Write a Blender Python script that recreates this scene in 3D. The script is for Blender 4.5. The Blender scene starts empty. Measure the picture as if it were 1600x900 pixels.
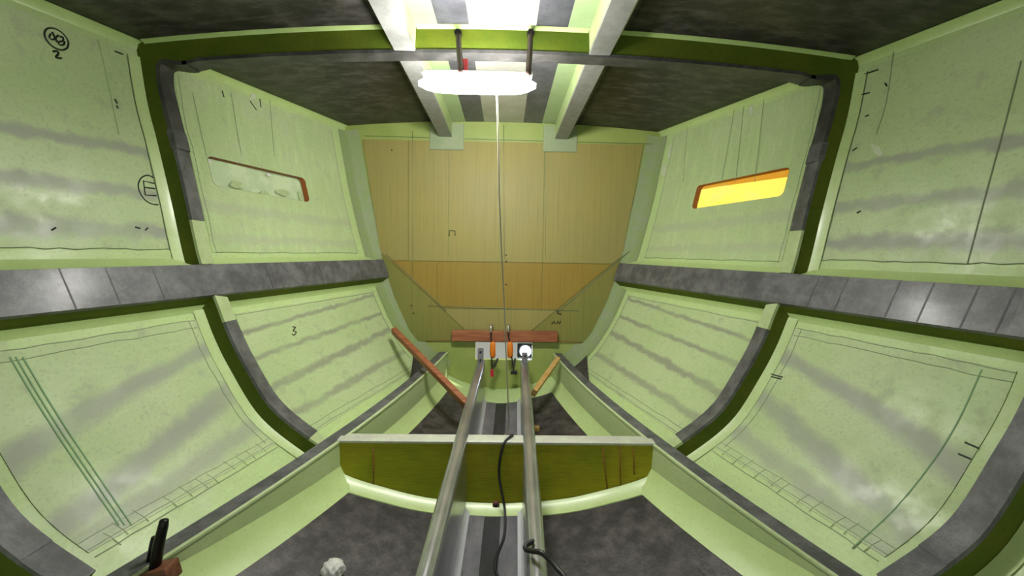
import bpy, bmesh, math, random
from mathutils import Vector, Matrix
random.seed(7)
R = math.radians
C = bpy.context.scene.collection
S = bpy.context.scene

# ------------------------------------------------------------------ camera
FPX = 700.0
CX, YAW, PITCH, ROLL = .0314, R(.919), R(-3.68), R(.905)
_f = Vector((math.sin(YAW)*math.cos(PITCH), math.cos(YAW)*math.cos(PITCH), math.sin(PITCH)))
_r = Vector((math.cos(YAW), -math.sin(YAW), 0)); _u = _r.cross(_f)
_r2 = _r*math.cos(ROLL)+_u*math.sin(ROLL); _u2 = _u*math.cos(ROLL)-_r*math.sin(ROLL)
cd = bpy.data.cameras.new('camera'); cam = bpy.data.objects.new('camera', cd); C.objects.link(cam)
cd.sensor_width = 36; cd.lens = 36*FPX/1600; cd.clip_start = .02
cam.matrix_world = Matrix(((_r2.x, _u2.x, -_f.x, CX), (_r2.y, _u2.y, -_f.y, 0), (_r2.z, _u2.z, -_f.z, 0), (0, 0, 0, 1)))
S.camera = cam

# ------------------------------------------------------------------ world, sun, exposure
w = bpy.data.worlds.new('world'); S.world = w; w.use_nodes = True
w.node_tree.nodes['Background'].inputs[0].default_value = (1, 1, 1, 1)
w.node_tree.nodes['Background'].inputs[1].default_value = .6  # also fills the hull through an invented open end behind the camera
sd = bpy.data.lights.new('window_right_sun_offscreen', 'SUN'); sun = bpy.data.objects.new('window_right_sun_offscreen', sd); C.objects.link(sun)
sd.energy = 3.2; sd.color = (1, .93, .75); sd.angle = R(4)
sun.rotation_euler = Vector((-1, -.25, -.55)).to_track_quat('-Z', 'Y').to_euler()   # daylight from starboard
LAMP_STRENGTH = 140.0
vs = S.view_settings
vs.view_transform = 'Standard'; vs.look = 'None'; vs.gamma = 1; vs.exposure = .55; vs.use_curve_mapping = False

# ------------------------------------------------------------------ pixel helpers (a pixel gives a direction; depth comes from what it touches)
def ray(px, py):
    return _r2*((px-800)/FPX) - _u2*((py-450)/FPX) + _f
def at(px, py, Y):
    d = ray(px, py); return Vector((CX, 0, 0)) + d*(Y/d.y)

# ------------------------------------------------------------------ hull form
HF = [(1.975,1.134),(1.935,.82),(1.885,.59),(1.82,.27),(1.755,-.064),(1.672,-.29),(1.605,-.48),(1.52,-.66),(1.37,-.913),(1.16,-1.10),(.89,-1.272),(.62,-1.362),(.36,-1.42),(0,-1.445)]
HB = [(1.46,1.19),(1.40,.86),(1.355,.6),(1.28,.27),(1.20,-.03),(1.13,-.24),(1.06,-.42),(.975,-.60),(.83,-.83),(.68,-.99),(.52,-1.09),(.37,-1.16),(.21,-1.205),(0,-1.235)]
YF, YB, YN, YA = 2.52, 4.2, 1.5, -1.8
def ext(k): return [(a[0]+(a[0]-b[0])/1.68*k, a[1]+(a[1]-b[1])/1.68*k) for a, b in zip(HF, HB)]
STN = [(YA, ext(1.95)), (0., ext(1.75)), (YN, ext(.95)), (YF, HF), (YB, HB), (YB+1.2, [(p[0]*.6, p[1]) for p in HB])]
def section(Y):
    for (y0, a), (y1, b) in zip(STN, STN[1:]):
        if Y <= y1 or y1 == STN[-1][0]:
            t = (Y-y0)/(y1-y0)
            return [(p[0]+(q[0]-p[0])*t, p[1]+(q[1]-p[1])*t) for p, q in zip(a, b)]
_sc = {}
def skin(Y, s):
    k = round(Y, 5)
    if k not in _sc: _sc[k] = section(Y)
    P = _sc[k]; n = len(P)-1
    s = max(0, min(n-1e-9, s)); i = int(s); t = s-i
    def g(j):
        if j < 0: return (2*P[0][0]-P[1][0], 2*P[0][1]-P[1][1])
        if j > n: return (-P[n-1][0], P[n-1][1])
        return P[j]
    p0, p1, p2, p3 = g(i-1), g(i), g(i+1), g(i+2)
    return tuple(.5*(2*p1[k]+(p2[k]-p0[k])*t+(2*p0[k]-5*p1[k]+4*p2[k]-p3[k])*t*t+(3*p1[k]-p0[k]-3*p2[k]+p3[k])*t**3) for k in (0, 1))
def off(Y, s, d=0):
    """(x, z) on the starboard skin, d metres inboard along the normal"""
    a = skin(Y, s-.02); b = skin(Y, s+.02); dx, dz = b[0]-a[0], b[1]-a[1]; l = math.hypot(dx, dz)
    p = skin(Y, s); return (p[0]+dz/l*d, p[1]-dx/l*d)
def hp(sg, Y, s, d=0):
    x, z = off(Y, s, d); return Vector((sg*x, Y, z))
def s_at_x(Y, x):
    lo, hi = 5., 13.
    for _ in range(30):
        m = (lo+hi)/2
        if skin(Y, m)[0] > x: lo = m
        else: hi = m
    return lo
def floor_z(Y, x): return skin(Y, s_at_x(Y, abs(x)))[1] if abs(x) > 1e-4 else skin(Y, 13)[1]
def s_at_z(Y, z):
    lo, hi = 0., 13.
    for _ in range(26):
        m = (lo+hi)/2
        if skin(Y, m)[1] > z: lo = m
        else: hi = m
    return lo
def H(px, py):
    """pixel -> (side, Y, s) on the hull skin"""
    sg = -1 if px < 790 else 1; lo, hi = .5, 4.3
    for _ in range(26):
        Y = (lo+hi)/2; P = at(px, py, Y); s = s_at_z(Y, P.z)
        if abs(P.x) < skin(Y, s)[0]: lo = Y
        else: hi = Y
    return sg, lo, s_at_z(lo, at(px, py, lo).z)
def deck_z(Y, x):
    xe, ze = section(Y)[0]; return 1.258-(1.258-ze)*min(1, (x/xe))**2 if x >= 0 else deck_z(Y, -x)

# ------------------------------------------------------------------ materials
def srgb(r, g, b):
    f = lambda c: ((c/255)/12.92 if c/255 <= .04045 else ((c/255+.055)/1.055)**2.4)
    return (f(r), f(g), f(b), 1)
class NT:
    def __init__(s, name):
        s.m = bpy.data.materials.new(name); s.m.use_nodes = True; s.t = s.m.node_tree
        s.b = s.t.nodes['Principled BSDF']
    def n(s, ty, **k):
        o = s.t.nodes.new(ty)
        for a, v in k.items(): setattr(o, a, v)
        return o
    def l(s, a, b): s.t.links.new(a, b)
    def math(s, op, a, b=None, c=None):
        o = s.n('ShaderNodeMath', operation=op)
        for i, v in enumerate((a, b, c)):
            if v is None: continue
            if isinstance(v, (int, float)): o.inputs[i].default_value = v
            else: s.l(v, o.inputs[i])
        return o.outputs[0]
    def mix(s, f, a, b):
        o = s.n('ShaderNodeMix', data_type='RGBA')
        for sock, v in ((o.inputs[0], f), (o.inputs[6], a), (o.inputs[7], b)):
            if isinstance(v, (int, float, tuple)): sock.default_value = v
            else: s.l(v, sock)
        return o.outputs[2]
    def noise(s, scale, detail=4, rough=.6, stretch=(1, 1, 1), coord='Object', rot=(0, 0, 0)):
        tc = s.n('ShaderNodeTexCoord'); mp = s.n('ShaderNodeMapping'); mp.inputs[3].default_value = stretch; mp.inputs[2].default_value = rot
        s.l(tc.outputs[coord], mp.inputs[0])
        o = s.n('ShaderNodeTexNoise'); o.inputs['Scale'].default_value = scale; o.inputs['Detail'].default_value = detail; o.inputs['Roughness'].default_value = rough
        s.l(mp.outputs[0], o.inputs['Vector']); return o.outputs[0]
    def remap(s, v, a, b, c=0, d=1):
        o = s.n('ShaderNodeMapRange', interpolation_type='SMOOTHSTEP'); s.l(v, o.inputs[0])
        for i, q in enumerate((a, b, c, d)): o.inputs[1+i].default_value = q
        return o.outputs[0]
    def bump(s, h, st, dist=.01):
        o = s.n('ShaderNodeBump'); o.inputs['Strength'].default_value = st; o.inputs['Distance'].default_value = dist
        s.l(h, o.inputs['Height']); s.l(o.outputs[0], s.b.inputs['Normal'])
def speckle(name, c1, c2, scale=6, rough=.5, metal=0, bump=.0, stretch=(1, 1, 1), fine=60, lo=.35, hi=.7, coat=0, finev=.35):
    t = NT(name); a = t.noise(scale, 8, .7, stretch); b = t.noise(fine, 2, .5, stretch)
    col = t.mix(t.remap(a, lo, hi), c1, c2)
    dark = tuple(v*.72 for v in c1[:3])+(1,)
    col = t.mix(t.math('MULTIPLY', t.remap(b, .5, .8), finev), col, dark)
    t.l(col, t.b.inputs['Base Color'])
    t.b.inputs['Roughness'].default_value = rough; t.b.inputs['Metallic'].default_value = metal
    t.b.inputs['Coat Weight'].default_value = coat; t.b.inputs['Coat Roughness'].default_value = .2
    if bump: t.bump(b, bump, .004)
    return t.m
def plain(name, c, rough=.5, metal=0, emit=None, es=0):
    t = NT(name); t.b.inputs['Base Color'].default_value = c
    t.b.inputs['Roughness'].default_value = rough; t.b.inputs['Metallic'].default_value = metal
    if emit: t.b.inputs['Emission Color'].default_value = emit; t.b.inputs['Emission Strength'].default_value = es
    return t.m
def laminate(name, base, base2, bands, grey, seed=0, rough=.42, streak=.35, st3=(1, .25, 1)):
    """glass laminate over ribs: UV.x = metres forward, UV.y = hull girth index; bands = (s at Y 2.4, slope, halfwidth, strength)"""
    t = NT(name); uv = t.n('ShaderNodeUVMap'); sp = t.n('ShaderNodeSeparateXYZ'); t.l(uv.outputs[0], sp.inputs[0])
    u, v = sp.outputs[0], sp.outputs[1]
    n1 = t.noise(1.7+seed*.13, 5, .6); n2 = t.noise(9, 4, .6); n3 = t.noise(42, 3, .6, st3); n4 = t.noise(70, 2, .5)
    col = t.mix(t.remap(n1, .36, .66), base, base2)
    # ply weave streaks across the length
    col = t.mix(t.math('MULTIPLY', t.remap(n3, .46, .72), streak*.45), col, tuple(min(1, c*1.35) for c in base[:3])+(1,))
    col = t.mix(t.math('MULTIPLY', t.remap(n4, .5, .75), .32), col, tuple(c*.6 for c in base[:3])+(1,))
    pale = t.noise(2.6+seed*.2, 6, .7); col = t.mix(t.math('MULTIPLY', t.remap(pale, .55, .72), .35), col, tuple(c*.5+.32 for c in base[:3])+(1,))
    tot = None
    for s0, sl, hw, st in bands:
        c = t.math('ADD', t.math('MULTIPLY', t.math('SUBTRACT', u, 2.4), sl), s0)
        d = t.math('ABSOLUTE', t.math('SUBTRACT', t.math('ADD', v, t.math('MULTIPLY', t.math('SUBTRACT', n2, .5), .30)), c))
        m = t.math('MULTIPLY', t.remap(d, hw*1.35, hw*.25), t.math('MULTIPLY', t.remap(n1, .25, .6, .45, 1), st))
        tot = m if tot is None else t.math('MAXIMUM', tot, m)
    sm = t.math('MULTIPLY', t.remap(n2, .55, .75), .35)
    tot = sm if tot is None else t.math('MAXIMUM', tot, sm)
    col = t.mix(tot, col, grey)
    t.l(col, t.b.inputs['Base Color']); t.b.inputs['Roughness'].default_value = rough
    t.l(t.remap(n2, .3, .7, rough-.1, rough+.16), t.b.inputs['Roughness'])
    t.b.inputs['Coat Weight'].default_value = .07; t.b.inputs['Coat Roughness'].default_value = .3; t.b.inputs['Specular IOR Level'].default_value = .38
    t.bump(n3, .12, .004)
    return t.m

G_BASE = (.47, .595, .29, 1); G_BASE2 = (.52, .62, .335, 1); G_GREY = (.31, .31, .28, 1)
G_FILL = (.54, .69, .30, 1)
m_hull = laminate('hull_green_laminate', G_FILL, (.50, .64, .29, 1), [], (.46, .50, .36, 1), 0, .4)
UPB = [(2.2, -.12, .10, .75), (2.87, -.05, .11, .7), (3.45, 0, .13, .8)]
LOB = [(6.3, -1.25, .24, .75), (7.45, -1.05, .22, .75), (8.2, -.5, .2, .55)]
m_up = laminate('upper_panel_laminate', G_BASE, G_BASE2, UPB, G_GREY, 1)
m_lo = laminate('lower_panel_laminate', G_BASE, G_BASE2, LOB, G_GREY, 2)
m_upf = laminate('forward_upper_panel_laminate', G_BASE, G_BASE2, [(2.95, 0, .12, .45), (3.5, 0, .1, .4)], (.42, .44, .34, 1), 3, streak=.8, st3=(.5, .5, .03))
m_lof = laminate('forward_lower_panel_laminate', G_BASE, G_BASE2, [(6.1, -.35, .09, .8), (6.95, -.3, .1, .8), (7.7, -.3, .1, .75), (8.4, -.2, .12, .7)], (.27, .27, .21, 1), 4)
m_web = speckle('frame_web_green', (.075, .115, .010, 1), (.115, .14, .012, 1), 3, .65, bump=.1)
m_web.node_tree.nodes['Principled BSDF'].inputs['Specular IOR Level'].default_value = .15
m_fil = speckle('fillet_green', (.54, .69, .29, 1), (.48, .62, .24, 1), 5, .4, coat=.2)
m_filb = m_fil
m_cap = speckle('carbon_cap', (.07, .07, .073, 1), (.17, .17, .175, 1), 9, .5, bump=.25, fine=120, stretch=(1, 1, 1), coat=.15)
m_capd = speckle('carbon_cap_dark', (.03, .03, .03, 1), (.09, .085, .085, 1), 7, .5, bump=.25, fine=110)
m_tab = speckle('laminate_tab', (.52, .62, .34, 1), (.42, .52, .25, 1), 12, .45)
m_deck = speckle('deck_carbon', (.023, .020, .020, 1), (.11, .096, .093, 1), 7, .5, bump=.3, fine=90, stretch=(1, 2.2, 1), lo=.4, hi=.75, finev=.2)
m_floor = speckle('floor_carbon', (.023, .020, .020, 1), (.11, .096, .093, 1), 11, .45, bump=.3, fine=110, lo=.36, hi=.74, finev=.2)
m_strip_l = speckle('keel_strip_grey', (.10, .10, .11, 1), (.21, .20, .21, 1), 7, .4, stretch=(1, .3, 1))
m_strip_d = speckle('keel_strip_dark', (.014, .014, .016, 1), (.05, .05, .055, 1), 6, .35, stretch=(1, .3, 1))
m_strip_c = speckle('deck_strip_beige', (.40, .39, .34, 1), (.50, .49, .45, 1), 5, .5)
m_strip_v = speckle('deck_strip_slate', (.07, .07, .085, 1), (.13, .13, .15, 1), 6, .5)
m_strip_g = speckle('deck_strip_green', (.36, .48, .25, 1), (.42, .53, .3, 1), 6, .45)
m_beam = speckle('beam_cap_grey', (.27, .27, .26, 1), (.20, .20, .19, 1), 18, .5, bump=.1)
m_beams = speckle('beam_side_green', (.50, .60, .30, 1), (.42, .54, .24, 1), 6, .45)
m_gird = speckle('girder_green', (.42, .53, .24, 1), (.50, .58, .30, 1), 2.5, .42, stretch=(1, .35, 1), coat=.2)
m_gcap = m_cap
def floor_web():
    t = NT('cross_floor_resin'); a = t.noise(2.2, 4, .6); b = t.noise(150, 2, .5, (.06, 1, 1))
    col = t.mix(t.remap(a, .35, .65), (.27, .30, .012, 1), (.40, .36, .015, 1))
    col = t.mix(t.math('MULTIPLY', t.remap(b, .45, .7), .3), col, (.08, .11, .01, 1))
    t.l(col, t.b.inputs['Base Color']); t.b.inputs['Roughness'].default_value = .55; t.b.inputs['Specular IOR Level'].default_value = .2
    return t.m
m_fweb = floor_web()
m_fcap = speckle('cross_floor_cap', (.50, .50, .43, 1), (.60, .64, .48, 1), 11, .5)
def boards(name, c1, c2):
    t = NT(name); a = t.noise(1.5, 4, .6); b = t.noise(70, 3, .6, (1, 1, .02)); c = t.noise(260, 2, .5, (1, 1, .01))
    col = t.mix(t.remap(a, .35, .65), c1, c2)
    col = t.mix(t.math('MULTIPLY', t.remap(b, .48, .7), .3), col, tuple(v*.5 for v in c1[:3])+(1,))
    col = t.mix(t.math('MULTIPLY', t.remap(c, .5, .7), .1), col, tuple(min(1, v*1.4) for v in c1[:3])+(1,))
    t.l(col, t.b.inputs['Base Color']); t.b.inputs['Roughness'].default_value = .5; t.b.inputs['Specular IOR Level'].default_value = .3
    t.bump(b, .25, .004); return t.m
m_bk = [boards('bulkhead_yellow', (.31, .265, .075, 1), (.29, .255, .085, 1)), boards('bulkhead_amber', (.33, .25, .035, 1), (.32, .255, .05, 1)),
        boards('bulkhead_orange', (.30, .19, .03, 1), (.28, .205, .035, 1)), boards('bulkhead_olive', (.20, .21, .05, 1), (.23, .21, .05, 1))]
m_bkbase = speckle('bulkhead_laminate', (.33, .40, .11, 1), (.27, .35, .08, 1), 4, .45)
m_tape = speckle('bonding_tape', (.26, .35, .13, 1), (.30, .34, .21, 1), 9, .45)
m_patch = speckle('bonding_patch', (.25, .32, .17, 1), (.30, .34, .2, 1), 8, .5)
m_line = plain('pencil_line', (.19, .23, .13, 1), .7)
m_line2 = plain('faint_line', (.29, .35, .20, 1), .7)
m_gline = plain('green_chalk', (.25, .42, .22, 1), .7)
m_ink = plain('marker_ink', (.015, .02, .012, 1), .5)
m_rust = plain('resin_run', (.22, .09, .015, 1), .5)
m_steel = speckle('steel_rail', (.55, .55, .56, 1), (.30, .30, .31, 1), 7, .26, .75, stretch=(1, .3, 1), fine=40, finev=.5)
m_base = speckle('rail_base_pale', (.53, .54, .55, 1), (.62, .63, .64, 1), 8, .35)
def wood(name, c1, c2):
    t = NT(name); a = t.noise(14, 4, .6, (.25, 3, 3)); col = t.mix(t.remap(a, .35, .65), c1, c2)
    t.l(col, t.b.inputs['Base Color']); t.b.inputs['Roughness'].default_value = .55; t.bump(a, .2, .003); return t.m
m_wood = wood('red_brown_timber', (.24, .07, .025, 1), (.36, .13, .05, 1))
m_tan = wood('tan_timber', (.48, .28, .08, 1), (.56, .36, .13, 1))
m_rwood = wood('dark_rusty_timber', (.10, .035, .015, 1), (.22, .08, .04, 1))
m_black = plain('black_rubber', (.012, .012, .012, 1), .45)
m_rod = plain('blackened_steel', (.012, .011, .01, 1), .4, .5)
m_brown = plain('cut_core_brown', (.26, .075, .012, 1), .6)
m_white = plain('white_plastic', (.8, .8, .78, 1), .35)
m_hook = plain('brown_strap_steel', (.05, .03, .025, 1), .45, .4)
m_red = plain('red_plastic', (.55, .03, .04, 1), .4)
m_orange = plain('orange_grip', (.75, .2, .01, 1), .4)
m_silver = plain('zinc_bar', (.55, .53, .48, 1), .3, .8)
m_glow = plain('lamp_diffuser', (1, 1, 1, 1), .4, 0, (1, .985, .94, 1), LAMP_STRENGTH)
m_led = plain('led_face', (1, 1, 1, 1), .4, 0, (.62, .76, 1, 1), 16)
m_dark = plain('drain_dark', (.01, .008, .006, 1), .7)
m_rag = speckle('white_rag', (.78, .78, .72, 1), (.62, .62, .56, 1), 20, .8)
m_cord = plain('pale_cord', (.42, .39, .30, 1), .5)
def sheet(name, col, tr, col2=None):
    t = NT(name); a = t.noise(7, 4, .6); c = t.mix(t.remap(a, .42, .62), col, col2 or col)
    d = t.n('ShaderNodeBsdfDiffuse'); q = t.n('ShaderNodeBsdfTranslucent'); mx = t.n('ShaderNodeMixShader'); mx.inputs[0].default_value = tr
    t.l(c, d.inputs[0]); t.l(c, q.inputs[0]); t.l(d.outputs[0], mx.inputs[1]); t.l(q.outputs[0], mx.inputs[2])
    t.l(mx.outputs[0], t.t.nodes['Material Output'].inputs[0]); return t.m
m_yel = sheet('yellow_sheeting', (.86, .78, .13, 1), .5, (.85, .74, .17, 1))
m_film = sheet('green_sheeting', (.50, .62, .36, 1), .3, (.60, .70, .42, 1))

# ------------------------------------------------------------------ mesh helpers
def obj(name, verts, faces, mat, parent=None, smooth=False, uvs=None, fixn=True):
    me = bpy.data.meshes.new(name); me.from_pydata([tuple(v) for v in verts], [], faces)
    if uvs:
        L = me.uv_layers.new(name='UVMap')
        for lp in me.loops: L.data[lp.index].uv = uvs[lp.vertex_index]
    if fixn:
        bm = bmesh.new(); bm.from_mesh(me); bmesh.ops.recalc_face_normals(bm, faces=bm.faces); bm.to_mesh(me); bm.free()
    if smooth: me.polygons.foreach_set('use_smooth', [True]*len(me.polygons))
    me.materials.append(mat)
    o = bpy.data.objects.new(name, me); C.objects.link(o)
    if parent: o.parent = parent
    return o
def empty(name, loc=(0, 0, 0)):
    o = bpy.data.objects.new(name, None); C.objects.link(o); o.location = loc; o.empty_display_size = .1
    return o
def tag(o, label, cat, group=None):
    o['label'] = label; o['category'] = cat
    if group: o['group'] = group
    return o
def struct(o, label=None):
    o['kind'] = 'structure'
    if label: o['label'] = label
    return o
def rebase(root):
    """put the empty at the base of its parts, keeping the parts where they are"""
    pts = [v.co for ch in root.children for v in ch.data.vertices]
    c = Vector(((min(p.x for p in pts)+max(p.x for p in pts))/2, (min(p.y for p in pts)+max(p.y for p in pts))/2, min(p.z for p in pts)))
    root.location = c
    def mv(o):
        o.data.transform(Matrix.Translation(-c))
        for k in o.children: mv(k)
    for ch in root.children: mv(ch)
    return root
def grid(name, rows, mat, parent=None, smooth=True, uvrows=None, closed=False):
    n = len(rows[0]); V = [p for r in rows for p in r]; Fc = []
    for i in range(len(rows)-1):
        for j in range(n if closed else n-1):
            k = (j+1) % n; Fc.append((i*n+j, i*n+k, (i+1)*n+k, (i+1)*n+j))
    return obj(name, V, Fc, mat, parent, smooth, [u for r in uvrows for u in r] if uvrows else None)
def tube(name, pts, r, mat, parent=None, sides=8, cap=True, radii=None, smooth=True):
    pts = [Vector(p) for p in pts]; V = []; Fc = []; n = len(pts); prev = None
    for i, p in enumerate(pts):
        t = (pts[min(i+1, n-1)]-pts[max(i-1, 0)]).normalized()
        if prev is None:
            a = t.cross(Vector((0, 0, 1)))
            if a.length < .1: a = t.cross(Vector((1, 0, 0)))
            a.normalize()
        else:
            a = (prev-t*prev.dot(t)).normalized()
        prev = a; b = t.cross(a); q = radii[i] if radii else r
        V += [p+(a*math.cos(2*math.pi*k/sides)+b*math.sin(2*math.pi*k/sides))*q for k in range(sides)]
    for i in range(n-1):
        for k in range(sides):
            l = (k+1) % sides; Fc.append((i*sides+k, i*sides+l, (i+1)*sides+l, (i+1)*sides+k))
    if cap: Fc += [tuple(range(sides))[::-1], tuple(range((n-1)*sides, n*sides))]
    return obj(name, V, Fc, mat, parent, smooth)
def smoothpath(pts, n=8):
    P = [Vector(p) for p in pts]; out = []
    for i in range(len(P)-1):
        p0 = P[max(i-1, 0)]; p1 = P[i]; p2 = P[i+1]; p3 = P[min(i+2, len(P)-1)]
        for k in range(n):
            t = k/n; out.append(.5*(2*p1+(p2-p0)*t+(2*p0-5*p1+4*p2-p3)*t*t+(3*p1-p0-3*p2+p3)*t**3))
    return out+[P[-1]]
def box(name, c, size, mat, parent=None, bev=.004, rot=None, seg=2):
    bm = bmesh.new(); bmesh.ops.create_cube(bm, size=1)
    for v in bm.verts: v.co = Vector((v.co.x*size[0], v.co.y*size[1], v.co.z*size[2]))
    if bev: bmesh.ops.bevel(bm, geom=bm.edges[:], offset=bev, segments=seg, affect='EDGES', profile=.5)
    M = Matrix.Translation(Vector(c)) @ (rot.to_4x4() if rot else Matrix())
    bm.transform(M); me = bpy.data.meshes.new(name); bm.to_mesh(me); bm.free(); me.materials.append(mat)
    o = bpy.data.objects.new(name, me); C.objects.link(o)
    if parent: o.parent = parent
    return o
def bar(name, a, b, wd, th, mat, parent=None, up=(0, 0, 1), bev=.004):
    """a rectangular bar from a to b"""
    a = Vector(a); b = Vector(b); t = (b-a).normalized(); s = t.cross(Vector(up)).normalized(); u = s.cross(t)
    rot = Matrix((t, s, u)).transposed()
    return box(name, (a+b)/2, ((b-a).length, wd, th), mat, parent, bev, rot)
def lerp(a, b, t): return a+(b-a)*t
def frange(a, b, n): return [a+(b-a)*i/n for i in range(n+1)]

# rounded rectangle in (Y, s)
def rrect(y0, y1, s0, s1, ry, rs, m):
    """4*m points, side by side with the square loop of rect_loop"""
    out = []
    cs = [((y1-ry, s0+rs), -90), ((y1-ry, s1-rs), 0), ((y0+ry, s1-rs), 90), ((y0+ry, s0+rs), 180)]
    for i in range(4):   # side i runs from corner i-1 to corner i ; m points
        (cy, csn), a0 = cs[i]; (py_, ps), pa = cs[i-1]
        h = 3
        st = [(py_+ry*math.cos(R(pa+90-45*(h-k)/h)), ps+rs*math.sin(R(pa+90-45*(h-k)/h))) for k in range(h)]
        en = [(cy+ry*math.cos(R(a0+45*k/h)), csn+rs*math.sin(R(a0+45*k/h))) for k in range(h)]
        e0 = (py_+ry*math.cos(R(pa+90)), ps+rs*math.sin(R(pa+90))); k2 = m-2*h
        mid = [(lerp(e0[0], en[0][0], k/k2), lerp(e0[1], en[0][1], k/k2)) for k in range(k2)]
        out += st+mid+en
    return out
def rect_loop(y0, y1, s0, s1, m):
    c = [(y0, s0), (y1, s0), (y1, s1), (y0, s1)]; out = []
    for i in range(4):
        a, b = c[i], c[(i+1) % 4]; out += [(lerp(a[0], b[0], k/m), lerp(a[1], b[1], k/m)) for k in range(m)]
    return out
WIN = (2.80, 3.58, 1.97, 2.55)
def hull_patch(name, sg, y0, y1, s0, s1, d, mat, parent=None, ds=.25, ny=8, hole=False, skirt=True):
    ss = [s0]; 
    while ss[-1]+ds < s1-.01: ss.append(ss[-1]+ds)
    ss.append(s1); ys = frange(y0, y1, ny)
    for st in (0., YN, YF):
        if y0+.01 < st < y1-.01: ys.append(st)
    if hole:
        h = (WIN[0]-.06, WIN[1]+.06, WIN[2]-.15, WIN[3]+.15)
        ys = [y for y in ys if min(abs(y-h[0]), abs(y-h[1])) > .02]+[h[0], h[1]]
        ss = sorted([s for s in ss if min(abs(s-h[2]), abs(s-h[3])) > .05]+[h[2], h[3]])
    ys.sort(); V = []; UV = []; Fc = []
    for y in ys:
        for s in ss: V.append(hp(sg, y, s, d)); UV.append((y, s))
    n = len(ss)
    for i in range(len(ys)-1):
        for j in range(n-1):
            if hole and h[0]-1e-6 <= ys[i] and ys[i+1] <= h[1]+1e-6 and h[2]-1e-6 <= ss[j] and ss[j+1] <= h[3]+1e-6: continue
            Fc.append((i*n+j, i*n+j+1, (i+1)*n+j+1, (i+1)*n+j))
    if hole:
        m = 14; a = rect_loop(*h, m); b = rrect(*WIN, .035, .1, m); k0 = len(V); q = len(a)
        for lp in (a, b):
            for (y, s) in lp: V.append(hp(sg, y, s, d)); UV.append((y, s))
        for k in range(q): Fc.append((k0+k, k0+(k+1) % q, k0+q+(k+1) % q, k0+q+k))
    if skirt:
        per = [(y, s0) for y in ys]+[(y1, s) for s in ss[1:]]+[(y, s1) for y in ys[::-1][1:]]+[(y0, s) for s in ss[::-1][1:-1]]
        k0 = len(V); q = len(per)
        for dd in (d, -.001):
            for (y, s) in per: V.append(hp(sg, y, s, dd)); UV.append((y, s))
        for k in range(q): Fc.append((k0+k, k0+(k+1) % q, k0+q+(k+1) % q, k0+q+k))
    return obj(name, V, Fc, mat, parent, True, UV)
def hstroke(name, sg, pts, r, mat, parent, d=.0034, sides=4):
    return tube(name, [hp(sg, y, s, d) for y, s in pts], r, mat, parent, sides, True, None, False)

SEPS = 9.8
# ------------------------------------------------------------------ STRUCTURE: hull sides, bottom, deck, bulkhead
walls = {}
for sg, nm in ((-1, 'wall_left'), (1, 'wall_right')):
    wl = hull_patch(nm, sg, YA, YB+.02, 0, SEPS, 0, m_hull, None, .2, 30, True, False)
    struct(wl); walls[sg] = wl
    # raised laminate fields between the frames
    hull_patch('laminate_panel', sg, 1.60, 2.462, .22, 3.72, .003, m_up, wl)
    hull_patch('laminate_panel', sg, 2.70, 4.02, .2, 3.76, .003, m_upf, wl, hole=True)
    hull_patch('laminate_panel', sg, 1.60, 2.468, 5.33, 8.72, .003, m_lo, wl)
    hull_patch('laminate_panel', sg, 2.70, 4.04, 5.35, 8.95, .003, m_lof, wl)
    hull_patch('laminate_panel', sg, -1.5, 1.34, .22, 3.72, .003, m_up, wl)
    hull_patch('laminate_panel', sg, -1.5, 1.34, 5.33, 8.72, .003, m_lo, wl)
    # dark panel outlines left by the tape
    def outline(y0, y1, s0, s1, r=.002, mat=m_line2):
        wob = lambda p: (p[0]+random.uniform(-.004, .004), p[1]+random.uniform(-.015, .015))
        for a, b in (((y0, s1), (y1, s1)), ((y1, s0), (y1, s1)), ((y0, s0), (y0, s1))):
            hstroke('tape_line', sg, [wob((lerp(a[0], b[0], k/16), lerp(a[1], b[1], k/16))) for k in range(17)], r, mat, wl)
    outline(1.66, 2.465, .3, 3.72, .0022, m_line)
    outline(2.72, 4.0, .3, 3.76)
    for s_ in (5.35, 5.55): hstroke('tape_line', sg, [(y, s_+random.uniform(-.02, .02)) for y in frange(1.6, 2.46, 14)], .0022, m_line2, wl)
    for s_ in (8.55, 8.68, 8.8): hstroke('tape_line', sg, [(y, s_+random.uniform(-.01, .01)) for y in frange(1.6, 2.46, 14)], .002, m_line2, wl)
    for y_ in (2.47, 2.43): hstroke('tape_line', sg, [(y_+random.uniform(-.003, .003), s) for s in frange(5.35, 8.6, 16)], .0022, m_line2, wl)
    for s_ in (5.4, 8.75, 8.9): hstroke('tape_line', sg, [(y, s_+random.uniform(-.015, .015)) for y in frange(2.7, 4.03, 14)], .0028, m_line2, wl)
    hstroke('tape_line', sg, [(4.03+random.uniform(-.004, .004), s) for s in frange(5.35, 8.4, 14)], .004, m_line2, wl)
    # concave fillets of hull to deck and stringer
    def fillet(name, f_, ys, mat=m_fil):
        rows = []
        for y in ys:
            a, c, b = f_(y); rows.append([a, (a*.6+c*.8+b*.6)/2, b])
        return grid(name, rows, mat, wl)
    ysA = frange(YA, YB, 40)
    fillet('deck_fillet', lambda y: (hp(sg, y, .13, .001), hp(sg, y, 0), Vector((sg*(section(y)[0][0]-.04), y, deck_z(y, section(y)[0][0]-.04)-.002))), ysA)
    fillet('stringer_fillet', lambda y: (hp(sg, y, 3.86, .001), hp(sg, y, 4.0), hp(sg, y, 4.04, .05)), ysA)
    fillet('stringer_fillet', lambda y: (hp(sg, y, 5.16, .001), hp(sg, y, 5.04), hp(sg, y, 5.0, .03)), ysA)

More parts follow.
